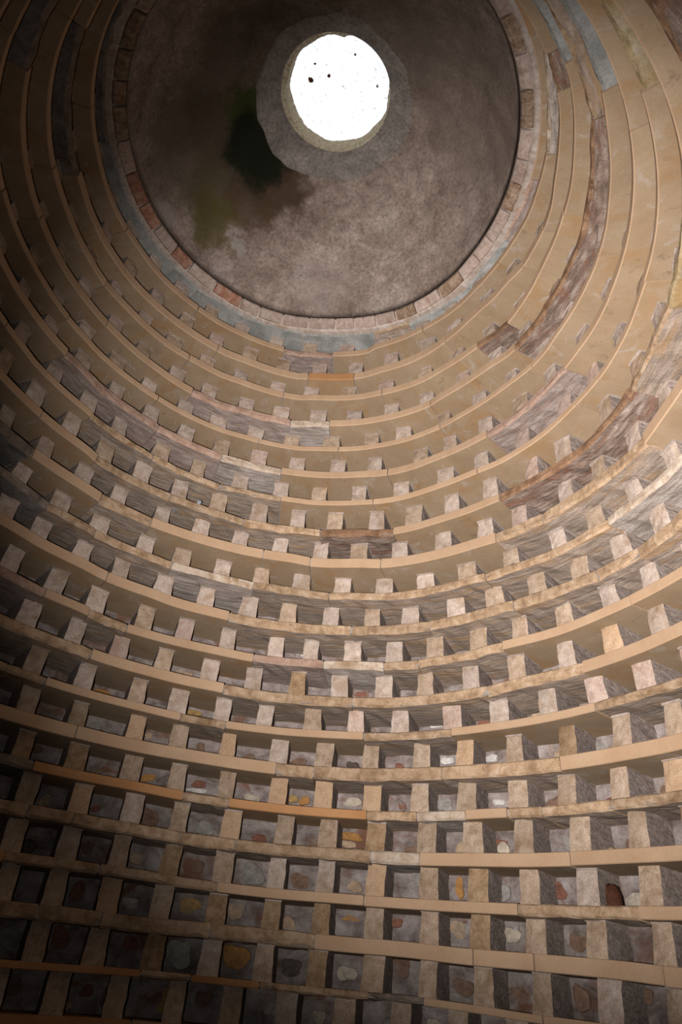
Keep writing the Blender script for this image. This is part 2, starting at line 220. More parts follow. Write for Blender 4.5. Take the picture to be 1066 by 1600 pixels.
# ---------------------------------------------------------------- materials
ALBEDO = .5     # overall reflectance of the dusty old stone
class NT:
    def __init__(s, name):
        s.m = bpy.data.materials.new(name); s.m.use_nodes = True; s.t = s.m.node_tree
        s.b = s.t.nodes['Principled BSDF']; s.b.inputs['Specular IOR Level'].default_value = .15
        s.b.inputs['Roughness'].default_value = .92
    def n(s, typ, **kw):
        x = s.t.nodes.new(typ)
        for k, v in kw.items(): setattr(x, k, v)
        return x
    def l(s, a, b): s.t.links.new(a, b)
    def pos(s): return s.n('ShaderNodeNewGeometry').outputs['Position']
    def rnd(s): return s.n('ShaderNodeObjectInfo').outputs['Random']
    def math(s, op, a, b=None, c=None):
        x = s.n('ShaderNodeMath', operation=op)
        for i, v in enumerate((a, b, c)):
            if v is None: continue
            if isinstance(v, (int, float)): x.inputs[i].default_value = v
            else: s.l(v, x.inputs[i])
        return x.outputs[0]
    def vadd(s, a, b, op='ADD'):
        x = s.n('ShaderNodeVectorMath', operation=op)
        for i, v in enumerate((a, b)):
            if isinstance(v, tuple): x.inputs[i].default_value = v
            else: s.l(v, x.inputs[i])
        return x.outputs[0] if op != 'DISTANCE' else x.outputs['Value']
    def cylpos(s, a=(3, 1, 1)):
        """(angle, radius, height) about the axis of the tower, so grain runs along the ring"""
        sep = s.n('ShaderNodeSeparateXYZ'); s.l(s.pos(), sep.inputs[0])
        x, y, z = sep.outputs
        th = s.math('ARCTAN2', y, x)
        r = s.math('SQRT', s.math('ADD', s.math('MULTIPLY', x, x), s.math('MULTIPLY', y, y)))
        c = s.n('ShaderNodeCombineXYZ')
        s.l(s.math('MULTIPLY', th, a[0]), c.inputs[0]); s.l(s.math('MULTIPLY', r, a[1]), c.inputs[1]); s.l(s.math('MULTIPLY', z, a[2]), c.inputs[2])
        return c.outputs[0]
    def noise(s, vec, scale, detail=4, rough=.6, dist=0):
        x = s.n('ShaderNodeTexNoise'); x.inputs['Scale'].default_value = scale; x.inputs['Detail'].default_value = detail
        x.inputs['Roughness'].default_value = rough; x.inputs['Distortion'].default_value = dist
        s.l(vec, x.inputs['Vector']); return x.outputs['Fac']
    def ramp(s, fac, *stops):
        x = s.n('ShaderNodeValToRGB'); e = x.color_ramp.elements
        e[0].position, e[0].color = stops[0][0], (*stops[0][1], 1)
        e[1].position, e[1].color = stops[-1][0], (*stops[-1][1], 1)
        for p, c in stops[1:-1]: q = e.new(p); q.color = (*c, 1)
        s.l(fac, x.inputs[0]); return x.outputs[0]
    def mix(s, fac, a, b, mode='MIX'):
        x = s.n('ShaderNodeMix', data_type='RGBA', blend_type=mode)
        for i, v in ((0, fac), (6, a), (7, b)):
            if isinstance(v, (int, float)): x.inputs[i].default_value = v
            elif isinstance(v, tuple): x.inputs[i].default_value = (*v, 1)
            else: s.l(v, x.inputs[i])
        return x.outputs[2]
    def vary(s, col, amt):
        hs = s.n('ShaderNodeHueSaturation'); s.l(col, hs.inputs['Color'])
        s.l(s.math('MULTIPLY_ADD', s.rnd(), 2*amt, 1-amt), hs.inputs['Value']); return hs.outputs[0]
    def out(s, col, height=None, strength=.5, dist=.01):
        col = s.mix(1.0, col, (ALBEDO,)*3, 'MULTIPLY')
        s.l(col, s.b.inputs['Base Color'])
        if height is not None:
            b = s.n('ShaderNodeBump'); b.inputs['Strength'].default_value = strength; b.inputs['Distance'].default_value = dist
            s.l(height, b.inputs['Height']); s.l(b.outputs[0], s.b.inputs['Normal'])
        return s.m

def offs(t):
    c = t.n('ShaderNodeCombineXYZ'); r = t.rnd()
    t.l(t.math('MULTIPLY', r, 17.3), c.inputs[0]); t.l(t.math('MULTIPLY', r, 31.7), c.inputs[1]); return c.outputs[0]

def stone(name, dark, mid, light, stain=None, scale=9, bump=.5, dist=.012, stretch=(3, 1, 1), vary=.1, staincut=(.55, .72), speck=.5):
    t = NT(name)
    v = t.vadd(t.cylpos(stretch), offs(t))
    n1 = t.noise(v, scale, 5, .62, .4); n2 = t.noise(t.pos(), 60, 3, .7)
    col = t.ramp(n1, (.28, dark), (.5, mid), (.72, light))
    col = t.mix(t.math('MULTIPLY', t.math('SUBTRACT', n2, .5), speck), col, light, 'ADD') if False else t.mix(speck, col, t.ramp(n2, (.3, (.55, .55, .55)), (.5, (1, 1, 1)), (.75, (1.25, 1.25, 1.25))), 'MULTIPLY')
    if stain:
        n3 = t.noise(t.vadd(v, (5.2, 1.3, 7.7)), scale*.45, 4, .65, .6)
        f = t.ramp(n3, (staincut[0], (0, 0, 0)), (staincut[1], (1, 1, 1)))
        col = t.mix(f, col, stain)
    col = t.vary(col, vary)
    h = t.math('ADD', t.math('MULTIPLY', n1, .8), t.math('MULTIPLY', n2, .35))
    return t.out(col, h, bump, dist)

def smooth_stone(name, c1, c2, vary=.06, patina=None, smear=None):
    t = NT(name)
    v = t.vadd(t.cylpos((3, 1, 1)), offs(t))
    n1 = t.noise(v, 3.5, 4, .55, .5); n2 = t.noise(t.pos(), 90, 2, .6)
    col = t.ramp(n1, (.3, c1), (.7, c2))
    if patina: col = t.mix(t.ramp(t.noise(t.vadd(v, (3.1, 8.2, .4)), 2.2, 4, .6, .8), (.52, (0, 0, 0)), (.68, (.85, .85, .85))), col, patina)
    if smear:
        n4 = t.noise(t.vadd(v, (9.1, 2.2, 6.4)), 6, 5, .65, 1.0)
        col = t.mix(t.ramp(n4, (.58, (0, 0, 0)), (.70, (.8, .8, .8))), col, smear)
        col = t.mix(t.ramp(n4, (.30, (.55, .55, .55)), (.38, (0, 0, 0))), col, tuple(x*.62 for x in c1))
    col = t.mix(.35, col, t.ramp(n2, (.3, (.8, .8, .8)), (.7, (1.12, 1.12, 1.12))), 'MULTIPLY')
    return t.out(t.vary(col, vary), n2, .25, .003)

ST = (2.0, 5, 3)     # tooling marks along the ring on old undersides
M = {}
# type -> (face, underside)
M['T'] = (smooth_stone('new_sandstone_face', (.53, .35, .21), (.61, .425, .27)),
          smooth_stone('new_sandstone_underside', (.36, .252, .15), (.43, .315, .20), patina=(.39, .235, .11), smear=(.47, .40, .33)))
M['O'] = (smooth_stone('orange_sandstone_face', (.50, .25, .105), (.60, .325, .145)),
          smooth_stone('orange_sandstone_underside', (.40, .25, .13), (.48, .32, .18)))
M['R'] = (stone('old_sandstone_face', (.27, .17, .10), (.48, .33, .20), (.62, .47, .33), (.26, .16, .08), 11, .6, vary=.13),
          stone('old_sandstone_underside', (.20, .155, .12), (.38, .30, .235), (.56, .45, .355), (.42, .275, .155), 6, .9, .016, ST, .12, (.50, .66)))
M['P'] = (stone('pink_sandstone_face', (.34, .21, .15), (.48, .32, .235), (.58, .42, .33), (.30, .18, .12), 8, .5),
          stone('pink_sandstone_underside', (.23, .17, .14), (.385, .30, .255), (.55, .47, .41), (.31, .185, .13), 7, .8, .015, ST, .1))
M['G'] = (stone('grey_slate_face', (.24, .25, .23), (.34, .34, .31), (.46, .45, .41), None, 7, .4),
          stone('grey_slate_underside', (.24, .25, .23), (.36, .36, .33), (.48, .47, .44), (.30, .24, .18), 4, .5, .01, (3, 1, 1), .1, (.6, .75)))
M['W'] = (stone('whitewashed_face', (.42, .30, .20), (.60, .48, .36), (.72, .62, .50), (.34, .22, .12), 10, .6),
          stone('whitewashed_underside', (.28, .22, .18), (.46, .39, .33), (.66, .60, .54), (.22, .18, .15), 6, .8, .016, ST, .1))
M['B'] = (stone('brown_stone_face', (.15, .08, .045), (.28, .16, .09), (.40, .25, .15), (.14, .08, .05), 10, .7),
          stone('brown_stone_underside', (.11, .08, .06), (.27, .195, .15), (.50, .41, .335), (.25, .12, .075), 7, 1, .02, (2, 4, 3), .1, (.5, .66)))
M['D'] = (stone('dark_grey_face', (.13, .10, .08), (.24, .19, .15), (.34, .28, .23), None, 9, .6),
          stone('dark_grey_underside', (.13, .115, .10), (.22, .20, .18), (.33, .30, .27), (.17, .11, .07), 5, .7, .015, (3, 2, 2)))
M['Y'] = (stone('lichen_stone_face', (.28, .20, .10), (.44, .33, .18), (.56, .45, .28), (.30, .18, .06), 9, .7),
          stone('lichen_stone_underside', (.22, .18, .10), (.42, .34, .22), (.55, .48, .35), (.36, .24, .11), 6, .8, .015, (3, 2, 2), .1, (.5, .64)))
def block_mat(name, d, m, l, st, vary=.12):
    t = NT(name)
    v = t.vadd(t.pos(), offs(t))
    n1 = t.noise(v, 16, 5, .65, .3); n2 = t.noise(t.pos(), 95, 3, .7); n3 = t.noise(t.vadd(v, (3, 9, 1)), 5.5, 4, .6, .5)
    col = t.ramp(n1, (.28, d), (.5, m), (.7, l))
    col = t.mix(t.ramp(n3, (.5, (0, 0, 0)), (.7, (.8, .8, .8))), col, st)
    col = t.mix(.45, col, t.ramp(n2, (.33, (.45, .43, .4)), (.5, (1, 1, 1)), (.68, (1.3, 1.3, 1.3))), 'MULTIPLY')
    h = t.math('ADD', t.math('MULTIPLY', n1, .7), t.math('MULTIPLY', n2, .5))
    return t.out(t.vary(col, vary), h, .55, .009)
BM = {'p': block_mat('pale_block', (.40, .31, .245), (.56, .45, .365), (.66, .56, .475), (.37, .25, .155)),
      'k': block_mat('pink_block', (.42, .30, .24), (.55, .42, .34), (.62, .49, .415), (.43, .28, .20)),
      't': block_mat('tan_block', (.48, .32, .19), (.60, .41, .255), (.64, .46, .30), (.58, .39, .24), .05),
      'b': block_mat('brown_block', (.24, .15, .08), (.40, .27, .155), (.50, .36, .23), (.24, .145, .07)),
      'o': block_mat('worn_block', (.34, .245, .165), (.50, .375, .265), (.60, .475, .36), (.31, .205, .12))}
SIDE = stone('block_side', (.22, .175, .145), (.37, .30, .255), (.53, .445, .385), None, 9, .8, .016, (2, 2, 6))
MORTAR = stone('lime_mortar', (.27, .235, .205), (.36, .32, .285), (.45, .41, .37), None, 8, .5, vary=.05)
CAPM = stone('pale_mortar', (.32, .25, .20), (.46, .38, .32), (.57, .50, .44), (.36, .24, .15), 9, .5, vary=.15)
RUB = stone('rubble_backing', (.13, .095, .08), (.34, .285, .255), (.52, .465, .43), (.24, .12, .075), 8, .9, .02, (3, 1, 1), .12, (.54, .66))
PLAIN = stone('plastered_wall', (.26, .20, .15), (.38, .30, .23), (.46, .37, .29), None, 3, .4)
FLOOR = stone('earth_floor', (.22, .17, .13), (.32, .26, .20), (.40, .34, .27), None, 3, .6, .02)
RC = dict(b=(.24, .15, .10), t=(.52, .38, .25), o=(.50, .26, .085), g=(.37, .345, .305), w=(.72, .69, .63), r=(.28, .125, .085),
          c=(.60, .52, .40), v=(.50, .52, .42), k=(.12, .095, .075), y=(.52, .335, .13))
RM = {k: stone('rubble_'+k, tuple(x*.62 for x in c), c, tuple(min(1, x*1.25) for x in c), tuple(x*.75 for x in RC['g']), 18, .7, .01, (3, 1, 1), .08, (.56, .72)) for k, c in RC.items()}
BRM = {'a': stone('pale_brick', (.36, .26, .20), (.47, .365, .30), (.57, .47, .40), (.33, .20, .14), 14, .7),
       'r': stone('red_brick', (.24, .10, .065), (.38, .19, .12), (.48, .30, .22), (.42, .30, .24), 12, .6),
       'b': stone('brown_brick', (.18, .11, .06), (.33, .23, .155), (.45, .34, .26), (.17, .09, .04), 16, .8)}

def dome_mat(name, patches, base, line=None):
    t = NT(name); p = t.pos()
    n1 = t.noise(p, 3.2, 6, .62, .5); n2 = t.noise(p, 38, 3, .75); n3 = t.noise(p, 9, 4, .6, .3)
    col = t.ramp(n1, (.3, base[0]), (.5, base[1]), (.7, base[2]))
    col = t.mix(.5, col, t.ramp(n3, (.3, (.55, .53, .52)), (.7, (1.4, 1.38, 1.36))), 'MULTIPLY')
    col = t.mix(.6, col, t.ramp(n2, (.34, (.5, .47, .45)), (.5, (1, 1, 1)), (.68, (1.5, 1.44, 1.4))), 'MULTIPLY')
    vo = t.n('ShaderNodeTexVoronoi'); vo.inputs['Scale'].default_value = 30; t.l(p, vo.inputs['Vector'])
    col = t.mix(t.ramp(vo.outputs['Distance'], (.06, (.75, .75, .75)), (.13, (0, 0, 0))), col, (.10, .07, .055))
    nz = t.n('ShaderNodeTexNoise'); nz.inputs['Scale'].default_value = 4.5; nz.inputs['Detail'].default_value = 8; nz.inputs['Roughness'].default_value = .68; t.l(p, nz.inputs['Vector'])
    off = t.vadd(t.vadd(nz.outputs['Color'], (-.5, -.5, -.5)), (.5, .5, .5), 'MULTIPLY')
    q = t.vadd(p, off)
    for c, r, cc, s in patches:
        d = t.vadd(q, c, 'DISTANCE')
        mr = t.n('ShaderNodeMapRange', interpolation_type='SMOOTHSTEP'); t.l(d, mr.inputs[0])
        mr.inputs[1].default_value = r*1.0; mr.inputs[2].default_value = r*.45; mr.inputs[3].default_value = 0; mr.inputs[4].default_value = s
        col = t.mix(mr.outputs[0], col, cc)
    if line:
        sep = t.n('ShaderNodeSeparateXYZ'); t.l(q, sep.inputs[0])
        a = t.math('ABSOLUTE', t.math('SUBTRACT', sep.outputs[2], line))
        f = t.math('LESS_THAN', a, .006)
        col = t.mix(t.math('MULTIPLY', f, .5), col, (.12, .09, .07))
    h = t.math('ADD', t.math('MULTIPLY', n3, .8), t.math('MULTIPLY', n2, .4))
    return t.out(col, h, .5, .012)
CB = ((.22, .165, .13), (.33, .26, .215), (.46, .385, .33))
DOME = dome_mat('dome_concrete', [
    ((1.0, -.5, 5.55), 0.94, (.19, .145, .11), .6), ((.37, -.57, 5.95), 0.56, (.17, .135, .105), .5),
    ((-1.055, .40, 5.547), 0.62, (.15, .115, .08), .75), ((-.871, .33, 5.779), 0.53, (.09, .066, .035), .75),
    ((-.834, .80, 5.52), 0.38, (.11, .085, .04), .7), ((-.746, -.308, 5.88), 0.53, (.085, .062, .036), .65), ((-.379, -.65, 5.93), 0.40, (.09, .07, .04), .65),
    ((-.96, -.05, 5.76), 0.25, (.20, .15, .12), .7), ((-.361, .80, 5.84), 0.41, (.065, .036, .017), .92), ((-.56, .90, 5.68), 0.33, (.095, .058, .03), .8),
    ((-.834, .975, 5.387), 0.33, (.12, .095, .025), .85), ((-.70, .22, 5.92), 0.25, (.045, .062, .008), .9),
    ((-.60, .52, 5.892), 0.39, (.010, .013, .005), .97), ((-.45, .62, 5.88), 0.25, (.010, .013, .005), .95),
    ((-1.15, .80, 5.07), 0.18, (.42, .37, .33), .6), ((-.56, 1.16, 5.40), 0.12, (.46, .42, .38), .7), ((.2, 1.25, 5.3), 0.38, (.40, .33, .29), .4)], CB, 5.43)
COLLAR = dome_mat('collar_plaster', [], ((.23, .205, .18), (.285, .255, .225), (.34, .305, .275)))
REVEAL = stone('oculus_straw_plaster', (.42, .34, .20), (.72, .61, .42), (.92, .82, .62), (.34, .26, .14), 14, .8, .015, (2, 3, 8))  # straw plaster, colours lightened to stand in for skylight through the pane
def pane_mat():
    t = NT('frosted_pane'); p = t.pos()
    for n in list(t.t.nodes):
        if n.type == 'BSDF_PRINCIPLED': t.t.nodes.remove(n)
    n1 = t.noise(p, 5, 5, .6); n2 = t.noise(p, 30, 3, .6)
    col = t.ramp(n1, (.3, (.72, .72, .72)), (.6, (.9, .9, .9)))
    col = t.mix(t.ramp(n2, (.60, (0, 0, 0)), (.70, (.8, .8, .8))), col, (.45, .42, .38))
    tr = t.n('ShaderNodeBsdfTranslucent'); t.l(col, tr.inputs[0])
    out = [n for n in t.t.nodes if n.type == 'OUTPUT_MATERIAL'][0]; t.l(tr.outputs[0], out.inputs[0])
    return t.m
PANE = pane_mat()

# ---------------------------------------------------------------- floor and outer wall
N = 96
def ringfaces(rows, n):
    return [(i*n+j, i*n+(j+1) % n, (i+1)*n+(j+1) % n, (i+1)*n+j) for i in range(rows-1) for j in range(n)]
TH0 = [PI/2-PI+2*PI*(j+.5)/N for j in range(N)]
FZ = -1.65
v = [(0, 0, FZ)]+[cyl(3.6, a, FZ) for a in TH0]
tag(mesh_obj('floor', v, [(0, 1+j, 1+(j+1) % N) for j in range(N)], FLOOR), 'bare earth floor of the round dovecote', 'floor', 'structure')
v = []
for z in (FZ, -1.0, RD['U'][1]-.07):
    v += [cyl(edge('U', a)[0]+.02, a, z) for a in TH0]
wall = mesh_obj('wall_round', v, ringfaces(3, N), PLAIN, recentre=False)
tag(wall, 'round stone wall of nest holes rising in tiers to the dome', 'wall', 'structure')

# ---------------------------------------------------------------- ledges: one ring of slabs per tier
LAB = {'P': 'rough pink sandstone slab', 'G': 'blue grey slab', 'B': 'dark red brown broken slab', 'W': 'pale whitewashed rough slab', 'D': 'dark grey rough slab',
       'Y': 'olive lichen stained slab', 'O': 'orange smooth sandstone slab', 'R': 'old rough brown slab', 'T': 'smooth new tan sandstone slab'}
def slab(n, a0, a1, typ, parent, rng, thick=None, ztop=None, outer=None, redge=None):
    ra = edge(n, (a0+a1)/2)[0]
    ns = max(3, int(math.ceil((a0-a1)*ra/.085)))
    t = thick or RD[n][2]; rough = typ not in 'TO'; out = outer or depth(n)+.06+under(n)
    gap = .004/ra
    prot = rng.uniform(-.004, .004) if not rough else rng.uniform(-.006, .008)
    dz = rng.uniform(-.003, .003)
    V = []; F = []; FM = []
    for i in range(ns+1):
        a = a0-gap-(a0-a1-2*gap)*i/ns
        r, z = edge(n, a)
        if redge is not None: r = redge(a); z = ztop
        j = (lambda s: rng.uniform(-s, s)) if rough else (lambda s: 0.)
        e = .010 if (rough and i in (0, ns)) else 0
        r += prot+e
        bt, bb = (.010, .014) if rough else (.004, .005)
        if rough and rng.random() < .12: bb += .012
        zt = z+dz*.3
        zb = z-t+dz+j(.004)
        V += [cyl(r+out, a, zt), cyl(r+bt+j(.004), a, zt), cyl(r+j(.005), a, zt-bt), cyl(r+.3*j(.006)+.001, a, (zt+zb)/2), cyl(r+j(.005)+.002, a, zb+bb), cyl(r+bb+.004+j(.006), a, zb), cyl(r+out*.22, a, zb+j(.010)), cyl(r+out*.5, a, zb+j(.010)), cyl(r+out, a, zb+.0)]
    K = 9
    for i in range(ns):
        for k in range(K):
            k2 = (k+1) % K
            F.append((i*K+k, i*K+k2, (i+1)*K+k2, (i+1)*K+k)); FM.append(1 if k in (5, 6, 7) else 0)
    F.append(tuple(range(K-1, -1, -1))); F.append(tuple(ns*K+k for k in range(K))); FM += [0, 0]
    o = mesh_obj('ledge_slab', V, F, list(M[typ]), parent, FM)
    if typ not in 'T': o['label'] = LAB[typ]
    return o

def core(name, n, t, mat, dr=.02, full=True):
    v = []
    a_ = TH0
    prof = ((1, -.01), (0, -.01), (0, -t+.012), (1, -t+.012))
    for k, dzz in prof:
        for a in a_:
            r, z = edge(n, a); v.append(cyl(r+(depth(n)+.10+under(n) if k else dr), a, z+dzz))
    return mesh_obj(name, v, ringfaces(4, N), mat, recentre=False)

def span(n):
    """angles over which the single stones are laid: what can be seen, and a good step beyond"""
    if n in 'ABCDEFGHI': return PI/2+2.75, PI/2-2.75
    b = BLOCKS.get(n, BLOCKS['T'])
    return b[0]+.75, b[-1]-.75
ORD = ['topmost', 'second', 'third', 'fourth', 'fifth', 'sixth', 'seventh', 'eighth', 'ninth', 'tenth', 'eleventh', 'twelfth', 'thirteenth', 'fourteenth', 'fifteenth',
       'sixteenth', 'seventeenth', 'eighteenth', 'nineteenth', 'twentieth', 'lowest']
SLABS['U'] = ('R', [(1.95, 'O'), (1.6, 'R'), (1.3, 'R'), (1.0, 'T'), (.7, 'R')])
for i, n in enumerate(ORDER):
    rng = random.Random(100+i)
    t = RD[n][2]
    tr = core('trim_%d' % (i+2), n, t, MORTAR)
    tag(tr, '%s ring of ledge slabs %s' % (ORD[i], 'below the brick cornice of the dome' if i == 0 else ('on top of the plain plastered wall' if n == 'U' else 'counted down from the dome')), 'ledge', 'structure')
    first, js = SLABS[n]
    hi, lo = span(n)
    cuts = [(a, ty) for a, ty in js if lo+.1 < a < hi-.1]
    ra = edge(n, PI/2)[0]
    top = cuts[0][0] if cuts else hi
    a = top
    pre = []
    while a < hi-.25:
        b = min(hi, a+rng.uniform(.75, 1.05)/ra); pre.append((b, a)); a = b
    for b, a in reversed(pre): slab(n, b, a, first, tr, rng)
    for k, (a, ty) in enumerate(cuts):
        nxt = cuts[k+1][0] if k+1 < len(cuts) else None
        if nxt is None:
            nxt = lo
            while a-nxt > 1.3/ra:
                b = a-rng.uniform(.8, 1.05)/ra; slab(n, a, b, ty, tr, rng); a = b
        if a-nxt > .03: slab(n, a, nxt, ty, tr, rng)

# ---------------------------------------------------------------- cornice under the dome: bricks on edge and grey soffit slabs
ZS = 4.94
def rlip(a): return edge('dome', a)[0]
v = []
for dr_, z in ((.02, 5.03), (.03, 5.02), (.10, ZS+.012), (.45, ZS+.012), (.45, 5.05)):
    v += [cyl(rlip(a)+dr_, a, z) for a in TH0]
cor = mesh_obj('trim_1', v, ringfaces(5, N), CAPM, recentre=False)
tag(cor, 'brick cornice ring at the foot of the concrete dome', 'cornice', 'structure')
rng = random.Random(7)
a = PI/2+2.95
while a > PI/2-2.9:
    L = rng.uniform(.17, .27)/1.47
    a0, a1 = a-.006, a-L+.006
    V = []; F = []
    for i in range(5):
        aa = a0+(a1-a0)*i/4; r = rlip(aa); e = .008 if i in (0, 4) else 0
        j = lambda s: rng.uniform(-s, s)
        zl = edge('dome', aa)[1]
        V += [cyl(r+.004, aa, zl-.004), cyl(r+.006+j(.004), aa, zl-.020+j(.004)), cyl(r+.03+e+j(.005), aa, zl-.045+j(.003)), cyl(r+.075+j(.005), aa, zl-.060+j(.004)), cyl(r+.092+j(.006), aa, zl-.050), cyl(r+.10, aa, zl-.01)]
    for i in range(4):
        for k in range(6): F.append((i*6+k, i*6+(k+1) % 6, (i+1)*6+(k+1) % 6, (i+1)*6+k))
    F += [tuple(range(5, -1, -1)), tuple(24+k for k in range(6))]
    mid = (a0+a1)/2
    px = mid
    if 1.85 < mid < 1.98 or 2.55 < mid < 2.85 or (2.2 < mid < 2.55 and rng.random() < .4): ty = 'r'
    elif mid < .95 and rng.random() < .5 or (mid > 3 and rng.random() < .6): ty = 'b'
    else: ty = 'a'
    o = mesh_obj('brick', V, F, BRM[ty], cor)
    if ty != 'a': o['label'] = {'r': 'weathered red brick', 'b': 'brown stained brick'}[ty]
    a -= L
first, js = SLABS['Z']
cuts = [(PI/2+2.75, first)]+[c for c in js]+[(PI/2-2.75, None)]
rng = random.Random(70)
RSOF = lambda a: rlip(a)+.125
for (a0, ty), (a1, _) in zip(cuts[:-1], cuts[1:]):
    while a0-a1 > .02:
        b = max(a1, a0-1.0/1.55)
        if b-a1 < .15: b = a1
        slab('dome', a0, b, ty, cor, rng, thick=.03, ztop=ZS+.03, outer=.36, redge=RSOF); a0 = b

# ---------------------------------------------------------------- tiers: rubble back wall, upright blocks, stones showing in the backing
SMOOTH = {('N', 1.35), ('N', 1.22), ('N', 1.09), ('N', .82), ('N', .66)}
def near(n, th, lst): return any(abs(th-q) < .035 for q in lst)
TAN = {'M': [.74, .41], 'N': [1.36, 1.225, 1.095, .80, .67], 'O': [1.32, 1.18, 1.03, .89, .53], 'P': [1.325, 1.185, .69], 'Q': [1.45, .93]}
BRN = {'O': [], 'G': [.35], 'H': [.82], 'P': [2.03, 1.90], 'Q': [1.47, 1.18, 1.07], 'R': [1.62], 'S': [1.36, 1.20], 'M': [1.34], 'I': [1.05]}
def block(n, th, ztop, parent, rng, w=None):
    r, z0 = edge(n, th)
    low = n >= 'O'
    mid = 'I' < n < 'O'
    ob = .065 if low else (.014 if mid else .045)
    ot = .085 if low else (-.012 if mid else .045)
    ob += rng.uniform(-.006, .008); ot += rng.uniform(-.006, .010)
    dep = depth(n)-ob+.03
    w = w or rng.uniform(.132, .158)*(1.0 if low else (.95 if n < 'J' else 1.0))
    tap = rng.uniform(.0, .010); skew = rng.uniform(-.006, .006); rot = rng.uniform(-.05, .05)
    z0 -= .004; z1 = ztop+.006
    er = np.array((math.cos(th+rot), math.sin(th+rot), 0)); et = np.array((math.sin(th+rot), -math.cos(th+rot), 0))  # et points right as seen
    C = np.array((math.cos(th), math.sin(th), 0))
    nx, nz = 4, 5
    V = []; F = []; FM = []
    fr = .006
    for k in range(nz):
        f = k/(nz-1); z = z0+(z1-z0)*f
        rr = r+ob+(ot-ob)*f
        for i in range(nx):
            u = (i/(nx-1)-.5)
            x = u*(w-2*tap*f)+skew*(f-.5)
            d = rng.uniform(-.003, .004)
            if i in (0, nx-1): d += fr; x += rng.uniform(-.004, .004)
            if k == nz-1: d += rng.uniform(0, .006)
            V.append(C*rr+er*d+et*x+np.array((0, 0, z)))
    for k in range(nz-1):
        for i in range(nx-1):
            a = k*nx+i; F.append((a, a+1, a+nx+1, a+nx)); FM.append(0)
    # sides run back into the wall
    base = len(V)
    for side in (0, nx-1):
        for k in range(nz):
            p = V[k*nx+side]
            f = k/(nz-1)
            for q in (.45, 1.0):
                jj = rng.uniform(-.006, .006)*(1 if q < 1 else .3)
                V.append(C*(r+ob+(ot-ob)*f+dep*q)+et*(((-.5 if side == 0 else .5)*(w-2*tap*f))+jj)+np.array((0, 0, z0+(z1-z0)*f)))
    for s, side in enumerate((0, nx-1)):
        for k in range(nz-1):
            f0, f1 = k*nx+side, (k+1)*nx+side
            b0, b1 = base+s*nz*2+k*2, base+s*nz*2+(k+1)*2
            q1 = (f0, f1, b1, b0); q2 = (b0, b1, b1+1, b0+1)
            if s == 1: q1, q2 = q1[::-1], q2[::-1]
            F += [q1, q2]; FM += [1, 1]
    # mortar bedding under the ledge above
    if rng.random() < (.75 if n < 'J' else .45):
        b = len(V); hw = w/2-tap+rng.uniform(.001, .006); h = rng.uniform(.005, .012)
        for dz_ in (z1-.006-h, z1):
            for x, q in ((-hw, -.004), (hw, -.004), (hw, dep*.8), (-hw, dep*.8)):
                V.append(C*(r+ot+q+rng.uniform(-.002, .002))+et*(x+rng.uniform(-.003, .003))+np.array((0, 0, dz_)))
        F += [(b+3, b+2, b+1, b), (b, b+1, b+5, b+4), (b+1, b+2, b+6, b+5), (b+3, b, b+4, b+7)]; FM += [2]*4
    if near(n, th, TAN.get(n, ())): ty = 't'
    elif near(n, th, BRN.get(n, ())): ty = 'b'
    else:
        x = rng.random()
        if n < 'J': ty = 'k' if x < .16 else ('o' if x < .40 else 'p')
        elif n < 'O': ty = 'k' if x < .06 else ('o' if x < .30 else 'p')
        else: ty = 'o' if x < .62 else ('b' if x < .72 else ('t' if x < .8 else 'p'))
    o = mesh_obj('nest_block', V, F, [BM[ty], SIDE, CAPM], parent, FM)
    if ty in 'tb': o['label'] = {'t': 'smooth tan block', 'b': 'brown stained block'}[ty]
    return o

def ztop_of(i, th):
    if i == 0: return ZS
    u = ORDER[i-1]; return edge(u, th)[1]-RD[u][2]
BLOCKS['U'] = [a+.058 for a in BLOCKS['T']]+[BLOCKS['T'][-1]-.06]
tiers = {}
for i, n in enumerate(ORDER):
    rng = random.Random(500+i)
    v = []; rows = 5
    ph = [rng.uniform(0, 6) for _ in range(6)]
    M2 = 180
    TT = [PI/2-PI+2*PI*(j+.5)/M2 for j in range(M2)]
    for k in range(rows):
        for a in TT:
            r, z = edge(n, a); zt = ztop_of(i, a)
            lump = .010*math.sin(23*a+ph[0]+k)+.008*math.sin(51*a+ph[1]+2.3*k)+rng.uniform(-.006, .006)
            v.append(cyl(r+depth(n)+lump, a, z-.012+(zt-z+.024)*k/(rows-1)))
    tr = mesh_obj('nest_tier', v, ringfaces(rows, M2), RUB, wall, recentre=False, smooth=True)
    tiers[n] = tr
    bl = list(BLOCKS[n])
    st = (bl[0]-bl[-1])/(len(bl)-1)
    bl = [bl[0]+2*st, bl[0]+st]+bl+[bl[-1]-st, bl[-1]-2*st]
    for th in bl: block(n, th, ztop_of(i, th), tr, rng)
rng = random.Random(77)
EXTRA = []
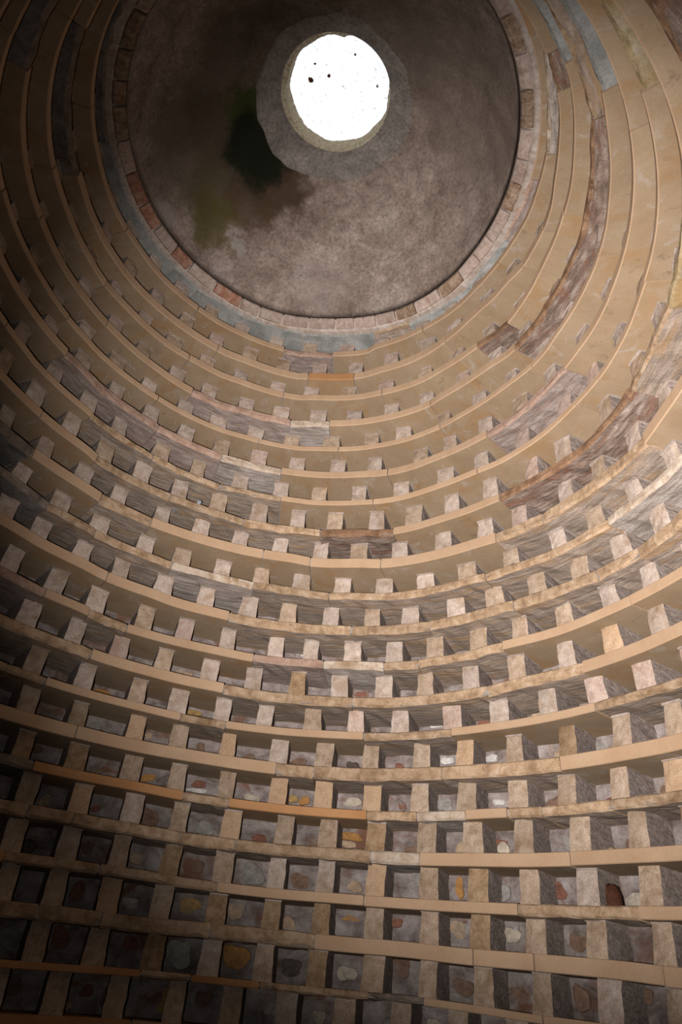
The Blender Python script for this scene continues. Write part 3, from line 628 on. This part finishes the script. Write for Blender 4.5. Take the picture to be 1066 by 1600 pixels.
for n in 'LMNOPQRSTU':
    b = BLOCKS[n]; i = ORDER.index(n)
    for t0, t1 in zip(b[:-1], b[1:]):
        mid = (t0+t1)/2
        if any(q[0] == n and abs(q[1]-mid) < .055 for q in RUBBLE): continue
        z = edge(n, mid)[1]; h = ztop_of(i, mid)-z
        if n < 'O':
            EXTRA.append((n, mid+rng.uniform(-.02, .02), z+h*rng.uniform(.15, .3), rng.uniform(.07, .15), rng.uniform(.03, .06), rng.choice('bgwctr')))
        else:
            EXTRA.append((n, mid+rng.uniform(-.02, .02), z+h*rng.uniform(.3, .6), rng.uniform(.08, .17), rng.uniform(.06, .13), rng.choice('bbgkrtcb')))
            if rng.random() < .5: EXTRA.append((n, mid+rng.choice((-.025, .025)), z+h*rng.uniform(.12, .25), rng.uniform(.05, .10), rng.uniform(.03, .05), rng.choice('bgkrtw')))
rng = random.Random(9)
for n, th, z, w_, h_, c in RUBBLE+EXTRA:
    r = edge(n, th)[0]+depth(n)-.004
    V = []; F = []
    K = 18
    e2 = rng.uniform(2.2, 3.6)
    p1, p2, p3 = (rng.uniform(0, 6) for _ in range(3))
    jit = [1+.12*math.sin(4*PI*k/K+p1)+.10*math.sin(6*PI*k/K+p2)+.05*math.sin(10*PI*k/K+p3)+rng.uniform(-.03, .03) for k in range(K)]
    er = Vector((math.cos(th), math.sin(th), 0)); et = Vector((math.sin(th), -math.cos(th), 0))
    bulge = min(.014, .15*min(w_, h_))
    for s, b in ((1.0, -.012), (.95, bulge*.7), (.6, bulge)):
        for k in range(K):
            q = 2*PI*k/K; cs, sn = math.cos(q), math.sin(q)
            rad = (abs(cs)**e2+abs(sn)**e2)**(-1/e2)*jit[k]*s
            V.append(er*(r-b-rng.uniform(0, .004))+et*(w_/2*rad*cs)+Vector((0, 0, z+h_/2*rad*sn)))
    V.append(er*(r-bulge*1.05)+Vector((0, 0, z)))
    for lv in range(2):
        for k in range(K): F.append((lv*K+k, lv*K+(k+1) % K, (lv+1)*K+(k+1) % K, (lv+1)*K+k))
    for k in range(K): F.append((2*K+k, 2*K+(k+1) % K, 3*K))
    o = mesh_obj('rubble_stone', V, F, RM[c], tiers[n])
    o['label'] = {'b': 'brown backing stone', 't': 'tan backing stone', 'o': 'orange backing stone', 'g': 'grey backing stone', 'w': 'white lime lump', 'r': 'red brick fragment',
                  'c': 'cream backing stone', 'v': 'pale greenish plaster lump', 'k': 'dark backing stone', 'y': 'ochre backing stone'}[c]

# ---------------------------------------------------------------- dome with its collar, reveal and pane
ZC, RS = 4.626, 1.4911
rng = random.Random(3)
ND = 144
TD = [2*PI*j/ND for j in range(ND)]
v = []; prof = []
RO, ZO = RD['orim'][0], RD['orim'][1]
rows = 22
zl = RD['dome'][1]
a_lip = math.asin((zl-ZC)/RS); a_col = math.acos(.57/RS)
def wrapd(a): return a if a < PI/2+PI else a-2*PI
for k in range(rows):
    f = k/(rows-1); b = a_lip+(a_col-a_lip)*f
    for a in TD:
        aw = wrapd(a)
        lip = rlip(aw)-RD['dome'][0]
        lump = .010*math.sin(5*a+3*f)+.006*math.sin(13*a-9*f)+.006*math.sin(29*a+21*f)
        r = RS*math.cos(b)+lip*(1-f)**2+lump*min(1, 4*f)
        z = ZC+RS*math.sin(b)+(edge('dome', aw)[1]-zl)*(1-f)**2
        v.append(cyl(r, a, z))
F = ringfaces(rows, ND)
b0 = len(v)
for a in TD: v.append(cyl(rlip(wrapd(a))+.035, a, edge('dome', wrapd(a))[1]+.004))
F += [(j, (j+1) % ND, b0+(j+1) % ND, b0+j) for j in range(ND)]
ceil = mesh_obj('ceiling', v, F, DOME, recentre=False, smooth=True)
tag(ceil, 'mossy concrete dome closing the top of the dovecote', 'ceiling', 'structure')
v = []
for k in range(7):
    f = k/6
    for j, a in enumerate(TD):
        ro = .665+.05*math.sin(a)+.014*math.sin(3*a+1)+.010*math.sin(7*a)+.005*math.sin(17*a)
        r = ro+(RO+.012+.035*max(0, -math.sin(a))-ro)*f
        v.append(cyl(r, a, ZC+math.sqrt(max(0, RS*RS-r*r))-.014+.004*math.sin(11*a)*f*(1-f)-.012*(f > .99)+(.035 if k == 0 else 0)))
mesh_obj('oculus_collar', v, ringfaces(7, ND), COLLAR, ceil, recentre=False, smooth=True)['label'] = 'smooth grey plaster collar'
v = []
ZP = RD['pane'][1]
for k in range(6):
    f = k/5
    for j, a in enumerate(TD):
        aw = wrapd(a)
        r0 = edge('orim', aw)[0]; r1 = edge('pane', aw)[0]
        r0 += .03*max(0, -math.sin(a))-.014*max(0, -math.cos(a)); r1 += .01*max(0, -math.sin(a))
        r = r0+(r1-r0)*f+(rng.uniform(-.007, .007) if 0 < k < 5 else rng.uniform(-.003, .003))+.006*math.sin(9*a)
        v.append(cyl(r, a, ZO-.012+(ZP-ZO+.008)*f+(rng.uniform(-.006, .006) if k == 0 else 0)))
n0 = len(v)
for a in TD: v.append(cyl(.62, a, ZP))
for j, a in enumerate(TD): v.append(cyl(.47, a, ZO-.006))
F = ringfaces(7, ND)+[(j, n0+ND+j, n0+ND+(j+1) % ND, (j+1) % ND) for j in range(ND)]
mesh_obj('oculus_reveal', v, F, REVEAL, ceil, recentre=False)['label'] = 'ragged straw coloured plaster reveal'
v = [(0, 0, ZP+.012)]+[cyl(.60, a, ZP+.012) for a in TD]
pane = mesh_obj('window_1', v, [(0, 1+j, 1+(j+1) % ND) for j in range(ND)], PANE, recentre=False)
tag(pane, 'round white daylit pane over the oculus of the dome', 'skylight', 'structure')

# ---------------------------------------------------------------- loose things
def simple(name, col, rough=.8):
    t = NT(name); n1 = t.noise(t.pos(), 40, 4, .6); t.b.inputs['Roughness'].default_value = rough
    c = t.ramp(n1, (.3, tuple(x*.6 for x in col)), (.7, tuple(min(1, x*1.2) for x in col)))
    return t.out(c, n1, .4, .004)
LEAF = simple('dead_leaf', (.16, .055, .02)); FEATH = simple('feather', (.62, .70, .76), .5); RUST = simple('rust_stone', (.105, .036, .018)); TANS = simple('tan_stone', (.52, .36, .22))
def leaf(x, y, s, rot, lab):
    V = []; F = []
    K = 9
    for sgn in (0, 1):
        for k in range(K):
            f = k/(K-1); wd = s*.42*math.sin(PI*min(.97, f*.95+.03))**.8*(1+.25*math.sin(k*2.4))
            for q in (-1, 0, 1):
                lx, ly = (f-.5)*s, q*wd
                V.append((x+lx*math.cos(rot)-ly*math.sin(rot), y+lx*math.sin(rot)+ly*math.cos(rot), ZP+.010-.004*abs(q)-.006*math.sin(f*PI)-sgn*.0015))
    for sgn in (0, 1):
        o_ = sgn*K*3
        for k in range(K-1):
            for q in range(2): F.append((o_+k*3+q, o_+k*3+q+1, o_+(k+1)*3+q+1, o_+(k+1)*3+q))
    o = mesh_obj('dead_leaf', V, F, LEAF)
    tag(o, lab, 'leaf', group='bits of leaf on the oculus pane')
leaf(-.224, -.005, .050, .4, 'largest brown dead leaf stuck on the white oculus pane')
leaf(-.085, -.075, .032, 1.9, 'small dark leaf scrap near the centre of the white pane')
leaf(.09, -.285, .022, .9, 'small leaf scrap at the far upper edge of the white pane')
leaf(-.215, -.135, .022, 2.6, 'tiny leaf speck nearest the upper left of the white pane')
leaf(.325, -.10, .022, 1.2, 'tiny dark leaf speck by the rim on the pane beside the dome')
# feather caught beside a block
th = 1.769; r, z = edge('H', th)
er = Vector((math.cos(th), math.sin(th), 0)); et = Vector((math.sin(th), -math.cos(th), 0))
V = []; F = []
K = 10
for k in range(K):
    f = k/(K-1); wd = .019*math.sin(PI*min(.98, f*.9+.08))
    for q, dd in ((-1, .004), (0, -.002), (1, .004), (0, .006)):
        V.append(er*(r+.03+dd+.05*f*f)+et*(q*wd-.006+.012*f)+Vector((0, 0, z+.004+.085*f)))
for k in range(K-1):
    for q in range(4): F.append((k*4+q, k*4+(q+1) % 4, (k+1)*4+(q+1) % 4, (k+1)*4+q))
F += [(3, 2, 1, 0), tuple((K-1)*4+q for q in range(4))]
tag(mesh_obj('feather', V, F, FEATH), 'pale blue feather standing in a nest hole beside a block', 'feather')
def lump(name, n, th, rad, w_, h_, d_, mat, lab):
    r, z = edge(n, th)
    er = Vector((math.cos(th), math.sin(th), 0)); et = Vector((math.sin(th), -math.cos(th), 0))
    V = []; F = []
    rg = random.Random(int(th*1000)); A, B = 14, 7
    for b in range(B):
        e = PI/2*b/(B-1)
        for k in range(A):
            q = 2*PI*k/A; c = math.cos(e)**.55 if b < B-1 else .0
            jj = rg.uniform(.96, 1.04)
            V.append(er*(r+rad+d_/2*c*math.sin(q)*jj)+et*(w_/2*c*math.cos(q)*jj)+Vector((0, 0, z+.001+h_*math.sin(e)**.9*jj)))
    F = ringfaces(B, A)+[tuple(range(A-1, -1, -1))]
    tag(mesh_obj(name, V, F, mat, smooth=True), lab, 'stone')
lump('stone', 'R', STONE_A, .24, .150, .150, .12, RUST, 'rounded rust brown stone filling the back of a low nest hole')
lump('stone', 'Q', STONE_B, .33, .085, .075, .07, TANS, 'small tan stone lying in a nest hole between rough blocks')
